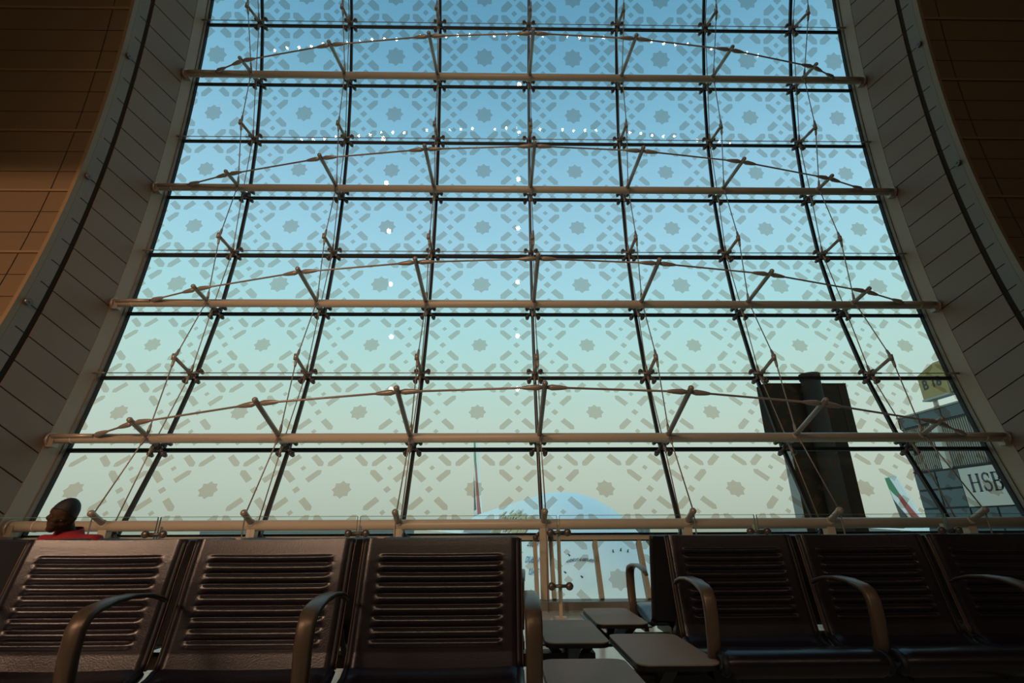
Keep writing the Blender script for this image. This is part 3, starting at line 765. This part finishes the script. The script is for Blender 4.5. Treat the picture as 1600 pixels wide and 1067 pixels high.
        for q in (-1.4, 0, 1.4):
            m.tube([c + P.a * q - P.b * .8 + V(0, 0, GZ + .7), c + P.a * q + P.b * .8 + V(0, 0, GZ + .7)], .7, 18, 1)
        m.build('landing_gear', [M_signgrey, M_dark], root)
    m = MB(); c = P.N + P.a * 6
    m.tube([c + V(0, 0, P.cz(6) - HH * P.rad(6) + .3), c + V(0, 0, GZ + .6)], .18, 10)
    m.tube([c - P.b * .5 + V(0, 0, GZ + .6), c + P.b * .5 + V(0, 0, GZ + .6)], .6, 18, 1)
    m.build('landing_gear', [M_signgrey, M_dark], root)
    return root, fus
P1 = Plane((4.486, 17.874), -7.8, -1.40, 0)
r1, fus1 = plane('airliner', P1, 'white airliner parked nose-on beyond the glass, behind the middle seats', True)
def wrap_text(P, fus, txt, a, b, h, mt, bold=0, shear=0):
    """lettering laid on the fuselage side that faces the hall: a, b = (station, angle) of its two ends, h = letter height"""
    vs, fs = text_polys(txt, 1.0, bold, shear); m = MB(); w = max(v[0] for v in vs); out = []
    for x, y, z in vs:
        u = x / w; q = a[0] + (b[0] - a[0]) * u
        out.append(P.pt(q, a[1] + (b[1] - a[1]) * u + y * h / .72 / (HH * P.rad(q)), .03))
    m.add(out, fs); m.build('lettering', mt, fus, False, False)
wrap_text(P1, fus1, 'Emirates', (16.5, -1.08), (6.6, -.97), 1.7, M_gold, .03)
wrap_text(P1, fus1, '2020', (5.75, -1.02), (4.85, -.965), .30, M_dark, .01)
wrap_text(P1, fus1, 'DUBAI', (5.35, -1.185), (4.25, -1.10), .26, M_blue, .015)
wrap_text(P1, fus1, 'UAE', (4.75, -1.275), (4.0, -1.215), .26, M_blue, .015)
wrap_text(P1, fus1, 'AIRBUS A380-800', (2.75, -.88), (1.84, -.545), .17, M_dark, .015, .2)
P2 = Plane((102.3, 92.3), 15, -1.75, 0)
plane('airliner', P2, 'white airliner far right, only its flag-painted tail showing beside the tower', False)

# dark slab tower with a mast
root = thing('stand_tower', (12.7, 20.3, GZ), 'dark slab tower with a wider box head and a round mast, beyond the glass', 'tower')
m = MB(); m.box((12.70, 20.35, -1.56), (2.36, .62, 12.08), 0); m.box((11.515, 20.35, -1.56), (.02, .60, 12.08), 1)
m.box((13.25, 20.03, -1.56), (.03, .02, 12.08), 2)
m.build('column', [M_tower, M_towerside, M_mast], root)
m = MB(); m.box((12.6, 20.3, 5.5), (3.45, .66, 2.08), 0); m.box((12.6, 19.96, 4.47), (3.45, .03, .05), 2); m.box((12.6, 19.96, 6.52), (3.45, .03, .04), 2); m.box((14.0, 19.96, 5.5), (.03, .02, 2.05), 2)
m.build('box_head', [M_tower, M_towerside, M_mast], root)
m = MB(); m.tube([(12.72, 19.75, GZ), (12.72, 19.75, 6.62)], .37, 28); m.tube([(12.72, 19.75, 6.62), (12.72, 19.75, 6.86)], .40, 28); m.build('mast', M_mast, root)

# boarding bridge building on the right
BX = 19.5
root = thing('boarding_bridge', (BX + 1.7, 17.5, GZ), 'grey corrugated boarding bridge with blue glazed bands and a white bank sign, right edge', 'building')
z0 = .88
y0, y1 = 10.5, 24.1
m = MB(); m.box((BX + 1.8, (y0 + y1) / 2, (GZ + z0 + 4.9) / 2 + .0), (3.4, y1 - y0 - .1, z0 + 4.9 - GZ), 0)
yy = y0
while yy < y1:
    m.box((BX + .06, yy + .045, z0 + 3.42), (.08, .055, 2.0), 0); yy += .11
m.box((BX + .03, (y0 + y1) / 2, z0 + 4.44), (.10, y1 - y0, .06), 1); m.box((BX + .03, (y0 + y1) / 2, z0 + 2.42), (.10, y1 - y0, .07), 1)
m.box((BX + 1.7, (y0 + y1) / 2, z0 + 5.02), (3.6, y1 - y0 + .1, .07), 0)
m.build('wall', [M_corr, M_bline], root)
m = MB()
yy = y1
while yy > y0 + .5:
    m.box((BX + .01, yy - .62, z0 + 4.74), (.10, 1.20, .50), 0); m.box((BX - .03, yy, z0 + 4.74), (.05, .05, .54), 1); yy -= 1.24
m.build('glazed_band', [M_bglass, M_bline], root)
m = MB()
for a in range(11):
    for b in range(9):
        m.box((BX + .01, y1 - .62 - 1.24 * a, z0 + 1.98 - .80 * b), (.10, 1.15, .71), 0)
m.box((BX + .045, (y0 + y1) / 2, z0 - 1.3), (.06, y1 - y0, 7.4), 1)
m.build('curtain_wall', [M_bglass, M_bline], root)
m = MB(); m.box((BX - .06, 22.05, z0 + 3.4), (.22, .34, 2.0)); m.build('pillar', M_signw, root)
sg = MB(); sg.box((BX - .10, 16.3, z0 + 1.55), (.12, 10.4, 1.52)); sg = sg.build('bank_sign', M_signw, root)
# serif capitals drawn as strokes: unit square letters, u to the right, v up
def stroke(pts, w): return (pts, w)
def arc(cx, cy, rx, ry, a0, a1, n=12): return [(cx + rx * cos(radians(a0 + (a1 - a0) * k / n)), cy + ry * sin(radians(a0 + (a1 - a0) * k / n))) for k in range(n + 1)]
LET = {'H': [([(.14, 0), (.14, 1)], .13), ([(.74, 0), (.74, 1)], .13), ([(.14, .52), (.74, .52)], .055)] + [([(a - .14, b), (a + .14, b)], .045) for a in (.14, .74) for b in (.02, .98)],
       'S': [(arc(.36, .75, .25, .23, 20, 180) + arc(.36, .75, .25, .25, 180, 250)[1:] + arc(.36, .27, .27, .25, 80, -20)[0:] + arc(.36, .27, .27, .25, -20, -165)[1:], .095), ([(.60, .70), (.60, .98)], .04), ([(.09, .02), (.09, .33)], .04)],
       'B': [([(.14, 0), (.14, 1)], .13), ([(0, .98), (.40, .98)] + arc(.40, .755, .20, .225, 90, -90) + [(.14, .53)], .06), ([(.14, .53), (.42, .53)] + arc(.42, .275, .24, .255, 90, -90) + [(0, .02)], .06), (arc(.38, .755, .22, .18, 60, -60), .11), (arc(.40, .275, .26, .21, 60, -60), .11)],
       'C': [(arc(.42, .5, .36, .48, 45, 315, 24), .07), (arc(.40, .5, .34, .36, 110, 250, 12), .13), ([(.72, .66), (.72, .98)], .04), ([(.72, .02), (.72, .34)], .04)]}
m = MB(); u0 = 21.12; LH = .70
for ch in 'HSBC':
    for pts, w in LET[ch]:
        n = len(pts); L = []; Rr = []
        for k in range(n):
            a, b = pts[max(k - 1, 0)], pts[min(k + 1, n - 1)]; d = math.dist(a, b) or 1; nx, ny = -(b[1] - a[1]) / d, (b[0] - a[0]) / d
            for lst, s in ((L, 1), (Rr, -1)):
                lst.append((BX - .165, u0 - (pts[k][0] * .80 + nx * s * w * .62) * LH, z0 + 1.34 + (pts[k][1] + ny * s * w * .60) * LH))
        m.add(L + Rr, [(k, k + 1, n + k + 1, n + k) for k in range(n - 1)])
    u0 -= {'H': .565, 'S': .445, 'B': .48, 'C': .6}[ch]
m.build('lettering', M_dark, sg, False, False)
# gate sign on the roof
root = thing('gate_sign', (19.9, 21.8, z0 + 5.06), 'yellow gate sign reading B 18 on posts above the bridge roof', 'sign')
m = MB(); prof = [(22.62, z0 + 5.58), (21.12, z0 + 5.58), (21.12, z0 + 7.08), (21.55, z0 + 7.08), (22.62, z0 + 6.74)]
m.prism([V(19.75, y, z) for y, z in prof], (.5, 0, 0)); bd = m.build('sign_body', M_yellow, root)
vs, fs = text_polys('B 18', .62, .012)
m = MB(); m.add([V(19.735, 22.45 - x * .92, z0 + 6.02 + y) for x, y, z in vs], fs); m.build('lettering', M_signgrey and M_dark, bd, False, False)
m = MB(); m.prism([V(19.78, y, z) for y, z in ((21.1, z0 + 5.60), (19.6, z0 + 5.66), (19.6, z0 + 6.9), (21.1, z0 + 7.0))], (.44, 0, 0)); m.build('side_panel', M_signgrey, root)
m = MB(); m.box((19.9, 21.9, z0 + 5.55), (.4, 1.5, .08)); m.build('foot_rail', M_signgrey, root)
for y in (22.3, 20.6):
    m = MB(); m.tube([(20.0, y, z0 + 5.06), (20.0, y, z0 + 5.6)], .10, 12); m.build('post', M_signw, root)
# low buildings at the far edge of the apron
for (x, y, w, d, h, lab) in ((34, 150, 12, 10, 9.6, 'low dark hangar on the horizon behind the nearest airliner'), (-60, 170, 60, 20, 8.2, 'long low terminal on the horizon, left'), (125, 190, 60, 20, 8.4, 'long low terminal on the horizon, right')):
    m = MB(); m.box((x, y, GZ + h / 2), (w, d, h)); rt = thing('hangar', (x, y, GZ), lab, 'building'); m.build('wall', M_far, rt)
    m = MB(); m.box((x, y, GZ + h + .15), (w + .6, d + .6, .3)); m.build('roof', M_signgrey, rt)
    m = MB()
    for k in range(int(w / 1.5)): m.box((x - w / 2 + .75 + 1.5 * k, y - d / 2 - .03, GZ + h * .62), (.9, .06, h * .5))
    m.build('window_strip', M_bglass, rt)

# ------------------------------------------------------------------ lamps of the hall and an added fill spot
root = thing('ceiling_lamp_row', (1.2, -16, 16.98), 'long row of small warm lamps on the hall ceiling, mirrored in the top panes', 'lamp')
m = MB(); m2 = MB()
for k in range(42):
    if k % 6 == 5: continue
    x = -14.2 + .755 * k; z = 16.98 - .0042 * (x - 1.2) ** 2 + .05 * sin(k * 1.7)
    m2.ball((x, -16, z), .085, 10); m.tube([(x, -16, z + .07), (x, -16, z + .30)], .10, 10); m.tube([(x, -16, z + .3), (x, -16, 19.12)], .02, 6)
m.build('lamp_housing', M_fix, root); m2.build('lamp_bulbs', M_lamp, root)
for q, (x, y, z) in enumerate(((-3.95, 1.35, 10.4), (.5, 1.1, 10.7))):
    root = thing('pendant_lamp', (x, y, z), 'small pendant lamp above the seats, mirrored down the glass, %s one' % ('left' if q == 0 else 'middle'), 'lamp', 'pendant lamps')
    m = MB(); m.ball((x, y, z), .075, 12); m.build('bulb', M_pend, root)
    m = MB(); m.tube([(x, y, z + .06), (x, y, z + .16), (x, y, z + .22)], [.085, .085, .03], 14); m.build('shade', M_fix, root)
    m = MB(); m.tube([(x, y, z + .2), (x, y, 15.6)], .008, 6); m.build('cord', M_fix, root)
def light(name, typ, loc, energy, col, size=.2, target=None, **kw):
    l = bpy.data.lights.new(name, typ); l.energy = energy; l.color = col
    if typ == 'AREA': l.size = size
    elif typ in ('POINT', 'SPOT'): l.shadow_soft_size = size
    for k, v in kw.items(): setattr(l, k, v)
    o = bpy.data.objects.new(name, l); C.objects.link(o); o.location = loc
    if target is not None: o.rotation_euler = (Vector(target) - Vector(loc)).to_track_quat('-Z', 'Y').to_euler()
    return o
g = light('left_hall_lamp', 'AREA', (-6.9, -4.6, 4.95), 340, (1, .63, .42), 5.0, (-8.3, 4.0, 2.6), shape='RECTANGLE', size_y=.25, spread=radians(120))
light('tube_fill_spot', 'SPOT', (-2.5, -7, 8.6), 1900, (1, .70, .44), .3, (-1.2, 7.6, 4.6), spot_size=radians(64), spot_blend=1.0)  # added spot, its cone shaped to brighten the tubes and spare the right wall

# ------------------------------------------------------------------ sky
w = bpy.data.worlds.new('World'); SC.world = w; w.use_nodes = True; nt = w.node_tree; bg = nt.nodes['Background']
tc = nt.nodes.new('ShaderNodeTexCoord'); sx = nt.nodes.new('ShaderNodeSeparateXYZ'); cr = nt.nodes.new('ShaderNodeValToRGB')
nt.links.new(tc.outputs['Generated'], sx.inputs[0]); nt.links.new(sx.outputs['Z'], cr.inputs['Fac']); nt.links.new(cr.outputs['Color'], bg.inputs['Color'])
def lin(c): return tuple(((x / 255 + .055) / 1.055) ** 2.4 if x > 10 else x / 255 / 12.92 for x in c)
EL = [(-2, (164, 174, 158)), (0, (180, 190, 174)), (4, (193, 204, 189)), (8.5, (200, 214, 200)), (16.5, (192, 226, 219)), (23.5, (178, 226, 233)), (30, (168, 217, 237)), (37, (153, 204, 230)), (43, (135, 191, 219)), (49, (116, 174, 205)), (56, (99, 157, 189)), (85, (104, 160, 192))]
els = cr.color_ramp.elements
while len(els) > 1: els.remove(els[-1])
for k, (e, c) in enumerate(EL):
    p = max(0, sin(radians(e))); el = els[0] if k == 0 else els.new(p); el.position = p; el.color = (*lin(c), 1)
# the sky behind the hall, where the light comes from, is brighter and warmer
mr = nt.nodes.new('ShaderNodeMapRange'); mr.inputs['From Min'].default_value = .35; mr.inputs['From Max'].default_value = -.6
nt.links.new(sx.outputs['Y'], mr.inputs['Value'])
glow = nt.nodes.new('ShaderNodeMix'); glow.data_type = 'RGBA'; glow.blend_type = 'MULTIPLY'
glow.inputs[7].default_value = (2.9, 2.45, 2.1, 1)
nt.links.new(mr.outputs['Result'], glow.inputs[0]); nt.links.new(cr.outputs['Color'], glow.inputs[6]); nt.links.new(glow.outputs[2], bg.inputs['Color'])
bg.inputs['Strength'].default_value = 1.0

# ------------------------------------------------------------------ camera and output
cam = bpy.data.cameras.new('Camera'); co = bpy.data.objects.new('Camera', cam); C.objects.link(co)
cam.sensor_width = 36; cam.lens = 780 / 1600 * 36; cam.clip_start = .02; cam.clip_end = 2000
r_ = V(.99985888, -.01620491, -.00443012); u_ = V(-.00155636, -.35192176, .93602813); f_ = V(.01672731, .93588914, .35189732)
M = Matrix((r_, u_, -f_)).transposed().to_4x4(); M.translation = V(0, 0, .88); co.matrix_world = M
SC.camera = co
SC.view_settings.view_transform = 'Standard'; SC.view_settings.look = 'None'; SC.view_settings.exposure = 0; SC.view_settings.gamma = 1
SC.view_settings.use_curve_mapping = False
SC.cycles.transparent_max_bounces = 32
SC.cycles.sample_clamp_indirect = 4
